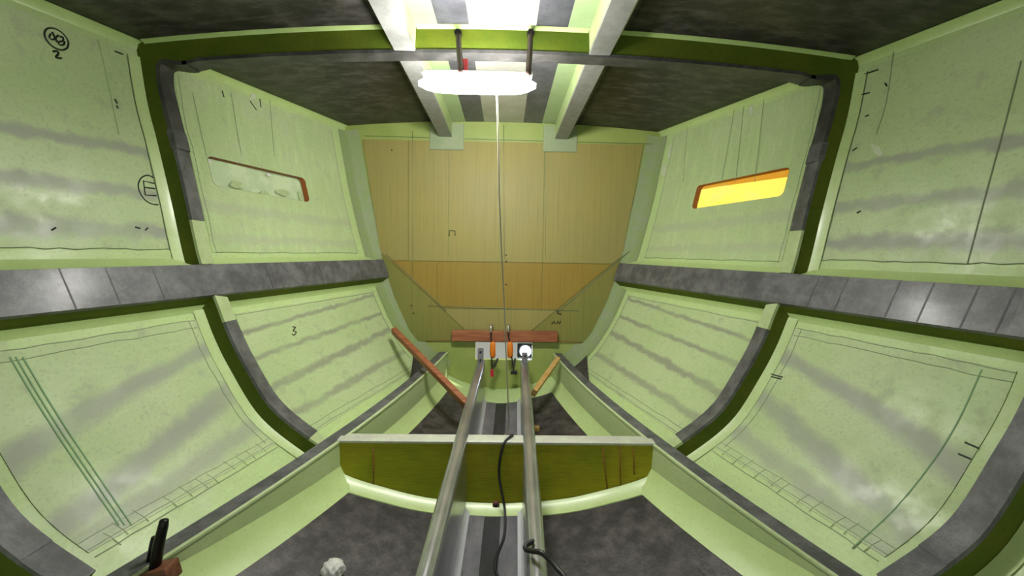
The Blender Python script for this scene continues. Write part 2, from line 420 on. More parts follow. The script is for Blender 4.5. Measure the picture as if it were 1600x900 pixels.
# slot windows: cut core edge and the sheeting outside
def window(name, sg, mat, label):
    lp = rrect(*WIN, .035, .1, 14)
    rows = [[hp(sg, y, s, d) for y, s in lp] for d in (.0045, -.005, -.02, -.034)]
    o = grid(name, rows, m_brown, None, False, None, True); struct(o, label)
    hull_ = [[hp(sg, y, s, -.05+.008*math.sin(y*9+s*3)) for s in frange(.7, 3.8, 10)] for y in frange(2.3, 4.15, 16)]
    grid('outer_sheeting', hull_, mat, o)
    return o
wL = window('window_1', -1, m_film, 'slot window opening with brown cut edge and dull green sheeting outside')
wR = window('window_2', 1, m_yel, 'slot window opening with brown cut edge and bright yellow sheeting outside')
grid('orange_band', [[hp(1, y, s, -.040) for s in (1.7, 1.9, 2.04+.10*max(0, (3.45-y)/.7))] for y in frange(2.5, 3.9, 12)], sheet('orange_translucent', (.85, .45, .10, 1), .5, (.8, .5, .14, 1)), wR)  # orange strip just outside the top edge of the yellow window
# thin pale patches set within the green window opening
for (y, s, ry, rs) in ((2.84, 2.03, .02, .04), (3.28, 2.05, .02, .04), (3.0, 2.42, .05, .1), (3.2, 2.5, .04, .06), (3.38, 2.4, .07, .09), (3.54, 2.42, .02, .14)):
    lp = [(y+ry*math.cos(a)*random.uniform(.6, 1.2), s+rs*math.sin(a)*random.uniform(.6, 1.2)) for a in frange(0, 5.6, 8)]
    V = [hp(-1, yy, ss, -.026) for yy, ss in lp]+[hp(-1, yy, ss, -.031) for yy, ss in lp]; n = len(lp)
    obj('pale_patch', V, [tuple(range(n)), tuple(range(n, 2*n))]+[(k, (k+1) % n, n+(k+1) % n, n+k) for k in range(n)], m_rag if rs < .05 else m_tab, wL)

# hull bottom
rows = []; uvr = []
ys = frange(YA, YB+.02, 40)
for y in ys:
    r_ = []; 
    for k in range(-16, 17):
        s = 13-(13-SEPS)*abs(k)/16; x, z = skin(y, s); r_.append(Vector((math.copysign(x, k) if k else 0, y, z)))
    rows.append(r_); uvr.append([(p.y, p.x) for p in r_])
floor = struct(grid('floor', rows, m_hull, None, True, uvr))

# deck overhead
rows = []
for y in frange(YA, YB+.02, 40):
    xe = section(y)[0][0]; rows.append([Vector((xe*k/24, y, deck_z(y, xe*k/24))) for k in range(-24, 25)])
ceiling = struct(grid('ceiling', rows, m_deck, None, True))
def deck_strip(x0, x1, y0, y1, mat, dz=.006):
    rows = []
    for y in frange(y0, y1, 6):
        a = [Vector((x, y, deck_z(y, x)-dz)) for x in frange(x0, x1, 4)]
        rows.append([a[0]+Vector((0, 0, dz+.002))]+a+[a[-1]+Vector((0, 0, dz+.002))])
    return grid('deck_strip', rows, mat, ceiling, False)
for (y0, y1) in ((YA, YF), (YF+.095, YB)):
    deck_strip(-.18, .18, y0, y1, m_strip_c)
    for sg in (-1, 1):
        a = lambda u, v: (sg*u, sg*v) if sg > 0 else (-v, -u)
        deck_strip(*a(.18, .35), y0, y1, m_strip_v, .004)
        deck_strip(*a(.35, .47), y0, y1, m_strip_g, .006)
# sheets that make up the dark side decks
for sg in (-1, 1):
    for (y0, y1) in ((.2, YF-.02), (YF+.11, YB-.03)):
        rows = []
        for y in frange(y0, y1, 8):
            xe = section(y)[0][0]-.06
            a = [Vector((sg*x, y, deck_z(y, x)-.006)) for x in frange(.675, xe, 10)]
            rows.append([a[0]+Vector((0, 0, .008))]+a+[a[-1]+Vector((0, 0, .008))])
        grid('deck_panel', rows, m_deck, ceiling, True)

# bulkhead ahead
def clip(poly, a, b, c):
    """keep a*x+b*z<=c"""
    out = []
    for i in range(len(poly)):
        p, q = poly[i], poly[(i+1) % len(poly)]; dp = a*p[0]+b*p[1]-c; dq = a*q[0]+b*q[1]-c
        if dp <= 0: out.append(p)
        if dp*dq < 0:
            t = dp/(dp-dq); out.append((p[0]+(q[0]-p[0])*t, p[1]+(q[1]-p[1])*t))
    return out
def slab(name, poly, y0, y1, mat, parent):
    n = len(poly); V = [(x, y0, z) for x, z in poly]+[(x, y1, z) for x, z in poly]
    return obj(name, V, [tuple(range(n))[::-1], tuple(range(n, 2*n))]+[(k, (k+1) % n, n+(k+1) % n, n+k) for k in range(n)], mat, parent)
out = [skin(YB, s) for s in frange(0, 13, 52)]
top = [(1.46*k/10, deck_z(YB, 1.46*k/10)) for k in range(9, -10, -1)]
outline_poly = [(-x, z) for x, z in out]+[(x, z) for x, z in out[::-1][1:]]+top   # port deck edge -> keel -> starboard -> back along the deck
HX0, HX1, HZ0, HZ1 = -.24, .30, -.955, -.765
wf = struct(empty('wall_front', (0, YB, 0)))
def local(o):
    o.data.transform(Matrix.Translation((0, -YB, 0))); return o
L_ = clip(outline_poly, 1, 0, HX0); R_ = clip(outline_poly, -1, 0, -HX1)
M_ = clip(clip(outline_poly, -1, 0, -HX0), 1, 0, HX1)
for p in (L_, R_, clip(M_, 0, -1, -HZ1), clip(M_, 0, 1, HZ0)): local(slab('base_laminate', p, YB-.0, YB+.05, m_bkbase, wf))
# timber-faced panels, each its own sheet with open joints
half = [(1.29, 1.07), (1.20, .5), (1.135, .1), (1.10, -.06), (1.0, -.37), (.86, -.68), (.775, -.785)]
field = [(-x, z) for x, z in half]+[(x, z) for x, z in half[::-1]]
g = .0022
def split(polys, a, b, c):
    o = []
    for p in polys:
        for q in (clip(p, a, b, c-g), clip(p, -a, -b, -c-g)):
            if len(q) > 2: o.append(q)
    return o
def line_through(p, q):
    a, b = q[1]-p[1], -(q[0]-p[0]); l = math.hypot(a, b); return a/l, b/l, (a*p[0]+b*p[1])/l
dl = line_through((-1.14, .06), (-.56, -.47)); dr = line_through((1.14, .06), (.50, -.49))
def keep_above(poly, ln):
    inside = ln[0]*0+ln[1]*.5 <= ln[2]
    return (clip(poly, ln[0], ln[1], ln[2]-g), clip(poly, -ln[0], -ln[1], -ln[2]-g)) if inside else (clip(poly, -ln[0], -ln[1], -ln[2]-g), clip(poly, ln[0], ln[1], ln[2]-g))
up_, cl = keep_above(field, dl); up_, cr = keep_above(up_, dr)
pan = []
low = clip(up_, 0, 1, -.47-g); mid = clip(clip(up_, 0, -1, .47-g), 0, 1, -.03-g); hi = clip(up_, 0, -1, .03-g)
for P, cuts in ((hi, (-.87, -.5, -.02, .38)), (mid, (-.6, -.02, .38)), (low, (-.02,)), (cl, ()), (cr, ())):
    ps = [P]
    for c in cuts: ps = split(ps, 1, 0, c)
    for q in ps:
        cx = sum(v[0] for v in q)/len(q)
        mat = m_bk[0] if P is hi else (m_bk[2] if P is mid else (m_bk[0] if P is low else m_bk[3]))
        local(slab('bulkhead_panel', q, YB-.012, YB, mat, wf))
# bonding tape and fillet round the edge of the bulkhead
for sg in (-1, 1):
    ss = frange(.15, 10.0, 60)
    rows = [[hp(sg, YB-.10, s, .004), hp(sg, YB-.045, s, .012), hp(sg, YB-.02, s, .03)] for s in ss]
    local(grid('hull_tape', rows, m_tape, wf))
    rows = [[hp(sg, YB-.02, s, .03), hp(sg, YB-.012, s, .06), hp(sg, YB-.004, s, .125)] for s in ss]
    local(grid('edge_fillet', rows, m_fil if False else m_tape, wf))
    # plates that carry the ends of the deck beams
    o = at(705 if sg < 0 else 876, 213, YB)
    local(box('beam_patch', (sg*.52, YB-.012, 1.11), (.31, .012, .24), m_patch, wf, .003))
    local(bar('patch_line', (sg*.365, YB-.019, .992), (sg*.675, YB-.019, .992), .004, .007, m_line, wf, bev=0))
# pencil lines
def bline(p, q, r=.002, mat=m_line2):
    a = at(*p, YB-.014); b = at(*q, YB-.014); local(tube('pencil_line', [a, b], r, mat, wf, 4))
bline((645, 205), (645, 440)); bline((852, 200), (852, 405)); bline((787, 195), (788, 405), .0025); bline((668, 478), (905, 486), .0035, m_line)
bline((570, 212), (1020, 225), .002); bline((603, 397), (697, 486), .004, m_line); bline((984, 392), (869, 490), .004, m_line)
bline((665, 533), (706, 532), .003, m_rust); bline((871, 533), (910, 535), .003, m_rust)
def wallmark(pxs, r=.005):
    local(tube('marker_writing', [at(x, y, YB-.016) for x, y in pxs], r, m_ink, wf, 4))
wallmark([(870, 484), (872, 490), (877, 491)]); wallmark([(862, 506), (866, 502), (867, 506)]); wallmark([(870, 506), (872, 501), (874, 506), (876, 502)])
wallmark([(702, 369), (702, 360), (711, 361), (711, 368)], .004)
for p in ((611, 234), (642, 477), (645, 489), (790, 398), (790, 408), (790, 444)): wallmark([p, (p[0]+2, p[1]+1)], .005)
# compartment seen through the opening
fw = box('wall_forward', (0, YB+1.0, -.6), (1.9, .03, 1.4), plain('forward_wall_paint', (.55, .55, .55, 1), .6), None, 0); struct(fw)

# ------------------------------------------------------------------ RING FRAMES
GIR = [(-1.8, None)]
def gx(Y):   # inner edge of the engine girder, and its top
    if Y < 1.2: return gx(1.2)+.34*(1.2-Y)*.8
    p = ((1.55, 1.285), (2.52, .905), (4.15, .505)); r = 0
    for i, (a, v) in enumerate(p):
        l = v
        for j, (b, _) in enumerate(p):
            if j != i: l *= (Y-b)/(a-b)
        r += l
    return r
def gz(Y): return -1.055+.104*(Y-2.52)
def gw(Y): return .104-.008*(Y-1.5)
def sgird(Y, extra=0): return s_at_x(Y, gx(Y)+gw(Y)+extra)
def ring_frame(Y0, w_, label, foot_tab=True):
    root = tag(empty('ring_frame'), label, 'frame')
    kx = section(Y0)[0][0]/1.975
    zc = lambda x: deck_z(Y0, 0)-.135-.0285*x*x
    sG = min(9.75, sgird(Y0)+.1)
    inner, outer, key = [], [], []
    ss = frange(sG, 1.15, 44)
    for s in ss: inner.append(off(Y0, s, .1)); outer.append(off(Y0, s, -.012)); key.append(s)
    x2 = 1.64*kx; P0 = Vector(inner[-1]); P1 = Vector((inner[-1][0]+.035, zc(x2)-.01)); P2 = Vector((x2, zc(x2)))
    e = section(Y0)[0]
    q1 = Vector(off(Y0, .62, .095))
    cpts = [P0, q1, Vector((q1.x-.015, q1.y+.085)), Vector((x2+.09, zc(x2+.09)-.012)), P2]
    cp = smoothpath([(p.x, 0, p.y) for p in cpts], 4)[1:]
    oc = [Vector(off(Y0, .8, -.012)), Vector(off(Y0, .3, -.012)), Vector((e[0]+.01, e[1]+.01)), Vector((x2+.15, deck_z(Y0, x2+.15)+.01)), Vector((x2, deck_z(Y0, x2)+.01))]
    op = smoothpath([(outer[-1][0], 0, outer[-1][1])]+[(p.x, 0, p.y) for p in oc], 4)[1:]
    m = len(cp)
    for k, p in enumerate(cp):
        q = op[min(len(op)-1, round((k+1)/m*(len(op)-1)))]
        inner.append((p.x, p.z)); outer.append((q.x, q.z)); key.append(1.15-(k+1)/m)
    for x in frange(x2, 0, 12)[1:]: inner.append((x, zc(x))); outer.append((x, deck_z(Y0, x)+.01)); key.append(-1)
    n = len(inner)
    I = [(-x, z) for x, z in inner]+[(x, z) for x, z in inner[::-1][1:]]
    O = [(-x, z) for x, z in outer]+[(x, z) for x, z in outer[::-1][1:]]
    K = key+key[::-1][1:]
    V3 = lambda p, y: Vector((p[0], y, p[1]))
    def strip(name, idx, fn, mat): return grid(name, [[fn(i, j) for j in range(fn(0, -1))] for i in idx], mat, root)
    for y, nm in ((Y0, 'web'), (Y0+w_, 'web')):
        grid(nm, [[V3(I[i], y), V3(((I[i][0]+O[i][0])/2, (I[i][1]+O[i][1])/2), y), V3(O[i], y)] for i in range(len(I))], m_web, root, False)
    # cap on the inner edge, in lengths
    def inn(i, d):   # inner point pushed d further inboard
        a = Vector(I[max(i-1, 0)]); b = Vector(I[min(i+1, len(I)-1)]); t = (b-a).normalized(); nrm = Vector((t.y, -t.x))
        p = Vector(I[i]); c_ = Vector((0, 0))
        if (c_-p).dot(nrm) < 0: nrm = -nrm
        return p+nrm*d
    def cap(lo_, hi_, mat, th, side, lip=.004):
        if side < 0:
            a0 = min(i for i in range(n) if key[i] <= hi_+1e-6); b0 = min(i for i in range(n) if key[i] <= lo_+1e-6); idx = list(range(a0, b0+1))
        else:
            a0 = min(i for i in range(n) if key[i] <= hi_+1e-6); b0 = min(i for i in range(n) if key[i] <= lo_+1e-6); idx = [len(I)-1-i for i in range(a0, b0+1)]
        rows = []
        for i in idx:
            a, b = inn(i, -.012), inn(i, th)
            rows.append([V3(a, Y0-lip), V3(b, Y0-lip), V3(b, Y0+w_+lip), V3(a, Y0+w_+lip)])
        return grid('cap', rows, mat, root, False)
    for sd_ in (-1, 1):
        cap(sG-.45, sG, m_tab if foot_tab else m_cap, .003, sd_); cap(5.75, sG-.4, m_cap, .006, sd_); cap(4.84, 5.8, m_tab, .003, sd_)
        cap(3.3, 4.15, m_tab, .003, sd_); cap(1.95, 3.35, m_cap, .006, sd_); cap(.35, 2.0, m_capd, .010, sd_)
        k0 = min(i for i in range(n) if key[i] <= 2.0); ii = k0 if sd_ < 0 else len(I)-1-k0
        rows = []
        for j in (-1, 0, 1):
            q = ii+j; a, b = inn(q, -.02), inn(q, .013); rows.append([V3(a, Y0-.007), V3(b, Y0-.007), V3(b, Y0+w_+.006), V3(a, Y0+w_+.006)])
        grid('cap_lap', rows, m_beam if False else m_gcap, root, False)
    idx = [i for i in range(len(I)) if K[i] <= .42]
    rows = []
    for i in idx:
        a, b = inn(i, -.012), inn(i, .006); rows.append([V3(a, Y0-.004), V3(b, Y0-.004), V3(b, Y0+w_+.004), V3(a, Y0+w_+.004)])
    grid('cap', rows, m_capd, root, False)
    # fillets onto the hull and deck, both faces
    for y, dy in ((Y0, -1), (Y0+w_, 1)):
        for sd_ in (-1, 1):
            for sr in (frange(sG-.1, 5.1, 24), frange(3.95, .25, 22)):
                rows = [[hp(sd_, y+dy*.052, s, .0055), hp(sd_, y+dy*.02, s, .0085), hp(sd_, y+dy*.002, s, .014)] for s in sr]
                grid('fillet', rows, m_fil, root)
        xe = section(Y0)[0][0]-.05
        for (xa, xb) in ((-xe, -.63), (-.465, .465), (.63, xe)):
            rows = [[Vector((x, y+dy*.035, deck_z(y, x)-.007)), Vector((x, y+dy*.012, deck_z(y, x)-.010)), Vector((x, y+dy*.002, deck_z(y, x)-.016))] for x in frange(xa, xb, 16)]
            grid('fillet', rows, m_fil, root)
    return rebase(root)
ring_frame(YF, .095, 'green ring frame with dark capping, carrying the hanging strip lamp')
ring_frame(1.405, .095, 'green ring frame with wide dark capping, crossing the girder beside the rusty timber block', False)

# ------------------------------------------------------------------ STRINGERS along the hull sides
for sg, lab in ((-1, 'dark capped stringer running below the slot window with dull green sheeting'), (1, 'dark capped stringer running below the slot window with bright yellow sheeting')):
    root = tag(empty('stringer'), lab, 'stringer')
    ys = frange(YA, YB-.03, 44)
    grid('upper_face', [[hp(sg, y, 3.98, -.005), hp(sg, y, 4.06, .05), hp(sg, y, 4.1, .107)] for y in ys], m_web, root, False)
    grid('lower_face', [[hp(sg, y, 4.86, .104), hp(sg, y, 4.97, .05), hp(sg, y, 5.06, -.005)] for y in ys], m_web, root, False)
    scap = grid('cap', [[hp(sg, y, 4.07, .094), hp(sg, y, 4.09, .112), hp(sg, y, 4.48, .114), hp(sg, y, 4.87, .110), hp(sg, y, 4.895, .09)] for y in ys], m_cap, root, False)
    y = YB-.03
    obj('end_plate', [hp(sg, y, 3.98, 0), hp(sg, y, 4.09, .112), hp(sg, y, 4.48, .114), hp(sg, y, 4.87, .110), hp(sg, y, 5.06, 0)], [(0, 1, 2, 3, 4)], m_cap, root)
    for yy in ((1.62, 1.72, 1.86, 1.98, 2.2, 2.34) if sg > 0 else (1.9, 2.06, 2.25, 2.9, 3.35, 3.8)):
        grid('wrap_seam', [[hp(sg, yy+dy, s, d) for s, d in ((4.09, .1125), (4.48, .1150), (4.865, .1110))] for dy in (-.003, .003)], m_capd, scap, False)
    rebase(root)

# ------------------------------------------------------------------ DECK BEAMS
for sg, lab in ((-1, 'grey deck beam overhead beside the lamp end with the red strap'), (1, 'grey deck beam overhead beside the lamp end without the red strap')):
    root = tag(empty('deck_beam'), lab, 'beam')
    ys = frange(YA, YB-.015, 20)
    zb = lambda y: 1.122-.0083*(y-2.52)
    for xa, xb in ((.476, .47), (.584, .655)):
        grid('side', [[Vector((sg*xa, y, zb(y))), Vector((sg*(xa+xb)/2, y, (zb(y)+deck_z(y, xb))/2)), Vector((sg*xb, y, deck_z(y, xb)+.004))] for y in ys], m_beams, root, False)
    grid('cap', [[Vector((sg*.472, y, zb(y)+.012)), Vector((sg*.474, y, zb(y)-.003)), Vector((sg*.586, y, zb(y)-.003)), Vector((sg*.588, y, zb(y)+.012))] for y in ys], m_beam, root, False)
    y = YB-.015
    obj('end_plate', [(sg*.476, y, zb(y)), (sg*.584, y, zb(y)), (sg*.655, y, 1.25), (sg*.47, y, 1.25)], [(0, 1, 2, 3)], m_beams, root)
    rebase(root)

# ------------------------------------------------------------------ GIRDERS
for sg, lab in ((-1, 'long green girder with grey top, the reddish plank resting across it'), (1, 'long green girder with grey top, the short tan plank propped against it')):
    root = tag(empty('girder'), lab, 'girder')
    ys = frange(YA, YB-.02, 50)
    P = lambda x, y, z: Vector((sg*x, y, z))
    grid('web', [[P(gx(y), y, gz(y)-.004), P(gx(y)-.004, y, (gz(y)+floor_z(y, gx(y)))/2), P(gx(y)-.008, y, floor_z(y, gx(y)-.008)-.005)] for y in ys], m_gird, root, False)
    grid('web', [[P(gx(y)+gw(y), y, gz(y)-.004), P(gx(y)+gw(y)+.006, y, min(gz(y)-.01, floor_z(y, gx(y)+gw(y))-.004))] for y in ys], m_gird, root, False)
    grid('cap', [[P(gx(y)-.004, y, gz(y)-.014), P(gx(y)-.005, y, gz(y)-.002), P(gx(y)+.012, y, gz(y)+.002), P(gx(y)+gw(y)-.006, y, gz(y)+.002), P(gx(y)+gw(y)+.003, y, gz(y)-.012)] for y in ys], m_gcap, root, False)
    grid('cap_edge', [[P(gx(y)-.006, y, gz(y)-.012), P(gx(y)-.006, y, gz(y)-.001), P(gx(y)+.007, y, gz(y)+.003)] for y in ys], m_tab, root, False)
    def ffl(y):
        xa, xb = gx(y)-.006, gx(y)-(.115 if y < 2.55 else .085); zf = floor_z(y, xb)
        return [P(xa, y, floor_z(y, xa)+.065), P(xa-.02, y, floor_z(y, xa-.02)+.032), P(xa-.06, y, floor_z(y, xa-.06)+.012), P(xb, y, zf+.004)]
    for (a, b) in ((YA, YF), (YF+.095, 3.92)):
        grid('fillet', [ffl(y) for y in frange(a, b, 24)], m_filb, root)
    # carbon patch on the skin outboard
    if True:
        rows = []
        for y in frange(3.45, 4.12, 8):
            x0 = gx(y)+gw(y)+.004; x1 = x0+.01+.20*(y-3.45)/.67
            rows.append([P(x, y, floor_z(y, x)+.012) for x in frange(x0, x1, 4)])
        grid('carbon_patch', rows, m_floor, root, True)
    rebase(root)

# ------------------------------------------------------------------ CROSS FLOOR between the girders
root = tag(empty('cross_floor'), 'yellow green cross floor with pale top between the two girders', 'floor beam')
xs = frange(-(gx(YF)+.01), gx(YF)+.01, 40); zt = -1.052
for y in (YF, YF+.095):
    grid('web', [[Vector((x, y, zt)), Vector((x, y, (zt+floor_z(y, x))/2)), Vector((x, y, floor_z(y, x)-.004))] for x in xs], m_fweb, root, False)
grid('cap', [[Vector((x, YF-.004, zt-.012)), Vector((x, YF-.005, zt+.0)), Vector((x, YF+.004, zt+.005)), Vector((x, YF+.09, zt+.005)), Vector((x, YF+.1, zt-.012))] for x in xs], m_fcap, root, False)
for y, dy in ((YF, -1), (YF+.095, 1)):
    grid('fillet', [[Vector((x, y+dy*.085, floor_z(y+dy*.085, x)+.004)), Vector((x, y+dy*.035, floor_z(y+dy*.035, x)+.01)), Vector((x, y+dy*.004, floor_z(y, x)+.030))] for x in xs], m_filb, root)
p = at(775, 788, YF-.01); dc_ = tube('drain_collar', [p+Vector((0, -.012, 0)), p+Vector((0, .012, 0))], .02, m_rwood, root, 12); tube('drain_hole', [p+Vector((0, -.0135, 0)), p+Vector((0, .012, 0))], .013, m_dark, dc_, 12)
for pts in ([(583, 700), (584, 730), (583, 765)], [(968, 695), (969, 730), (970, 764)], [(942, 700), (946, 740), (950, 770)], [(990, 700), (991, 742)]):
    tube('resin_run', [at(x, y, YF-.002) for x, y in pts], .0035, m_rust, root, 4)
rebase(root)

# ------------------------------------------------------------------ RAILS
rx = lambda y: -.035+.023*(y-1.5)
rz = lambda y: -1.045+.07*(y-2.52)
for sg, lab in ((-1, 'shiny steel rail over the cross floor with the reddish plank leaning to it'), (1, 'shiny steel rail over the cross floor with the black cable looped on it')):
    root = tag(empty('steel_rail'), lab, 'rail')
    y1 = 4.02; ys = frange(.2, y1, 24); X = lambda y: rx(y)+sg*.197
    tube('top_tube', [(X(y), y, rz(y)) for y in ys], .037, m_steel, root, 16)
    rows = []
    for y in ys:
        x = X(y); zb_ = floor_z(y, x)-.01
        rows.append([Vector((x-.034, y, rz(y)-.01)), Vector((x-.034, y, zb_)), Vector((x+.034, y, zb_)), Vector((x+.034, y, rz(y)-.01))])
    grid('web', rows, m_steel, root, False)
    x = X(y1); obj('end_plate', [(x-.034, y1, rz(y1)), (x+.034, y1, rz(y1)), (x+.034, y1, -1.27), (x-.034, y1, -1.27)], [(0, 1, 2, 3)], m_steel, root)
    for (a, b) in ((.2, 2.47), (2.63, 3.9)):
        grid('base_strip', [[Vector((X(y)-sg*.032, y, floor_z(y, X(y))+.03)), Vector((X(y)-sg*.045, y, floor_z(y, X(y))+.012)), Vector((X(y)-sg*.062, y, floor_z(y, X(y)-sg*.062)+.006))] for y in frange(a, b, 12)], m_base, root, False)
    zo = .085 if sg < 0 else .055
    eb = box('end_bracket', (X(3.95), 3.95, rz(3.95)+zo), (.05, .06, .12), m_strip_l, root, .006)
    for k in (-1, 1): tube('bolt', [(X(3.95), 3.925, rz(3.95)+zo+k*.035), (X(3.95), 3.914, rz(3.95)+zo+k*.035)], .009, m_rod, eb, 6, smooth=False)
    rebase(root)

# carbon sheets and strips laid on the hull bottom
def floor_sheet(fa, fb, y0, y1, mat, name, h=.007, nx=8):
    rows = []
    for y in frange(y0, y1, 14):
        xs = frange(fa(y), fb(y), nx); a = [Vector((x, y, floor_z(y, x)+h)) for x in xs]
        rows.append([a[0]-Vector((0, 0, h+.001))]+a+[a[-1]-Vector((0, 0, h+.001))])
    rows = [[p-Vector((0, 0, h+.001)) for p in rows[0]]]+rows+[[p-Vector((0, 0, h+.001)) for p in rows[-1]]]
    return grid(name, rows, mat, floor, False)
for sg in (-1, 1):
    for (y0, y1) in ((.3, 2.425), (2.66, 3.9)):
        floor_sheet(lambda y: rx(y)+sg*.24, lambda y: sg*(gx(y)-(.115 if y < 2.55 else .085)), y0, y1, m_floor, 'carbon_sheet')
for (y0, y1) in ((.3, 2.44), (2.66, 3.88)):
    floor_sheet(lambda y: rx(y)-.135, lambda y: rx(y)-.05, y0, y1, m_strip_l, 'keel_strip', .007, 3)
    floor_sheet(lambda y: rx(y)-.05, lambda y: rx(y)+.04, y0, y1, m_strip_d, 'keel_strip', .005, 3)
    floor_sheet(lambda y: rx(y)+.04, lambda y: rx(y)+.135, y0, y1, m_strip_l, 'keel_strip', .007, 3)

# ------------------------------------------------------------------ STRIP LAMP
lc = at(746, 131, 2.385)
lamp = tag(empty('strip_lamp'), 'lit white strip lamp hanging from the ring frame on two brown straps', 'lamp')
def capsule(name, c, L, ry, rzz, mat, parent, zlo=-1, zhi=1):
    rows = []
    for i in range(17):
        t = -1+2*i/16; k = (1-abs(t)**5)**.6 if abs(t) < 1 else .0
        rows.append([Vector(c)+Vector((t*L/2, ry*max(k, .25)*math.cos(a), rzz*max(k, .25)*min(zhi, max(zlo, math.sin(a))))) for a in frange(0, 2*math.pi, 16)[:-1]])
    o = grid(name, rows, mat, parent, True, None, True)
    return o
capsule('diffuser', lc+Vector((0, 0, -.004)), .605, .056, .045, m_glow, lamp)
box('housing', lc+Vector((0, .0, .046)), (.565, .07, .02), m_white, lamp, .006)
for px, px2 in ((716, 720), (829, 826)):
    a = at(px, 53, YF-.02); b = at(px2, 112, 2.37); b.z = lc.z+.05
    h_ = smoothpath([a+Vector((0, .016, .004)), a, lerp(a, b, .5)+Vector((0, -.008, 0)), b+Vector((0, 0, .03)), b+Vector((0, -.004, .0)), b+Vector((0, -.022, -.006))], 5)
    st_ = tube('strap', h_, .015, m_hook, lamp, 8); tube('bolt', [a+Vector((0, .018, .0)), a+Vector((0, -.02, 0))], .02, m_rod, st_, 6, smooth=False)
a = at(727, 94, 2.40); b = at(727, 116, 2.375)
bar('red_strap', a, b, .03, .026, m_red, lamp, (0, 1, 0))
cp = [at(776, 146, 2.35), at(778, 200, 2.38), at(780, 300, 2.47), at(784, 400, 2.63), at(788, 480, 2.82), at(791, 560, 3.0), at(794, 630, 3.15), at(794, 668, 3.22), Vector((.02, 3.2, floor_z(3.2, .02)+.018)), Vector((.03, 3.0, floor_z(3.0, .03)+.018))]
tube('power_cord', smoothpath(cp, 6), .0046, m_cord, lamp, 8)
rebase(lamp)

# ------------------------------------------------------------------ BOARD, CLAMPS, PLANKS
yb = YB-.06
a = at(706, 524, yb); b = at(871, 526, yb)
brd = tag(bar('timber_board', a, b, .045, .10, m_wood), 'reddish brown timber board fixed level across the foot of the bulkhead', 'board')
def clamp(px, tilt, label, redtip):
    root = tag(empty('bar_clamp'), label, 'clamp', 'orange clamps on the timber board')
    yc = yb-.05
    t_ = at(px-3, 519, yc); m_ = at(px, 547, yc-.02); l_ = at(px+tilt, 582, yc-.05)
    bar('bar', t_, l_, .012, .02, m_rod, root, (0, 1, 0), .002)
    tube('hook_jaw', smoothpath([t_+Vector((.01, .075, .03)), t_+Vector((.0, .045, .062)), t_+Vector((0, 0, .05)), t_], 5), .012, m_silver, root, 8)
    tube('grip', [at(px, 534, yc-.02), at(px, 538, yc-.02), at(px, 547, yc-.02), at(px, 556, yc-.02), at(px, 559, yc-.02)], .02, m_orange, root, 10, True, [.018, .026, .03, .027, .018])
    bar('trigger', at(px+8, 560, yc-.02), at(px+tilt*.6+2, 574, yc-.045), .018, .03, m_black, root, (0, 1, 0))
    if not redtip: bar('foot_jaw', l_+Vector((-.03, 0, .0)), l_+Vector((.03, 0, .0)), .03, .03, m_black, root)
    else: bar('pad', l_+Vector((-.002, -.003, .03)), l_+Vector((.0, -.003, -.035)), .03, .04, m_red, root, (0, 1, 0))
    rebase(root)
clamp(770, -1, 'orange handled bar clamp with red pad on the timber board', True)
clamp(797, 6, 'orange handled bar clamp with black jaw on the timber board', False)

P1 = hp(-1, 3.93, s_at_z(3.93, at(615, 516, 3.93).z), .02); P1 = at(615, 516, 3.86)
P2 = at(729, 632, 3.22)
tag(bar('leaning_plank', P1, P2, .045, .06, m_wood, None, (0, -.5, 1)), 'long reddish plank leaning from the hull side across the girder to the rail', 'plank')
P1 = at(871, 562, 3.9); P2 = at(834, 614, 3.5)
tag(bar('short_plank', P1, P2, .04, .075, m_tan, None, (.3, -.6, 1)), 'short tan plank propped between girder and rail', 'plank')
p = at(838, 627, 3.25); p.z = floor_z(3.35, p.x)+.024; p.y = 3.35
tag(box('timber_offcut', p, (.07, .05, .034), m_tan, None, .004), 'small pale timber offcut lying on the carbon floor beside the rail', 'offcut')

# LED flood lamp beyond the opening
p = at(821, 549, YB+.22)
led = tag(empty('flood_lamp'), 'blue white flood lamp shining through the opening under the timber board', 'lamp')
tube('led_face', [p, p+Vector((0, .012, 0))], .055, m_led, led, 20)
box('housing', p+Vector((0, .05, 0)), (.16, .06, .14), m_rod, led, .01)
box('stand', p+Vector((0, .05, -.17)), (.03, .03, .22), m_rod, led, .004); box('foot', p+Vector((0, .05, -.285)), (.16, .12, .015), m_rod, led, .004)
rebase(led)

# ------------------------------------------------------------------ CABLES
f = lambda px, py, Y, h=.012: (lambda q: Vector((q.x, Y, floor_z(Y, q.x)+h)))(at(px, py, Y))
pts = [Vector((.03, 2.72, floor_z(2.72, .03)+.05)), Vector((.04, 2.64, -1.10)), at(801, 680, 2.60), at(795, 684, 2.55), at(787, 694, 2.505), at(781, 720, 2.495), at(780, 745, 2.49), at(785, 775, 2.46), at(789, 800, 2.42)]
pts += [f(788, 830, 2.28), f(778, 855, 2.16), f(774, 872, 2.08), f(780, 890, 2.0), f(800, 920, 1.85), f(790, 980, 1.6)]
tag(tube('black_cable', smoothpath(pts, 6), .0075, m_black, None, 8), 'long black cable draped over the cross floor and along the keel strips', 'cable')
pts = [at(833, 915, 1.62), at(830, 895, 1.62), at(821, 880, 1.6), at(822, 868, 1.58), at(832, 861, 1.55), at(846, 864, 1.52), at(860, 876, 1.5), at(872, 890, 1.47), at(884, 906, 1.43), at(900, 960, 1.35)]
for q in pts:
    lim = rz(q.y)+.047
    if abs(q.x-(rx(q.y)+.197)) < .06: q.z = max(q.z, lim)
tag(tube('black_cable', smoothpath(pts, 6), .0095, m_black, None, 8), 'black cable end looped over the top of the steel rail', 'cable')

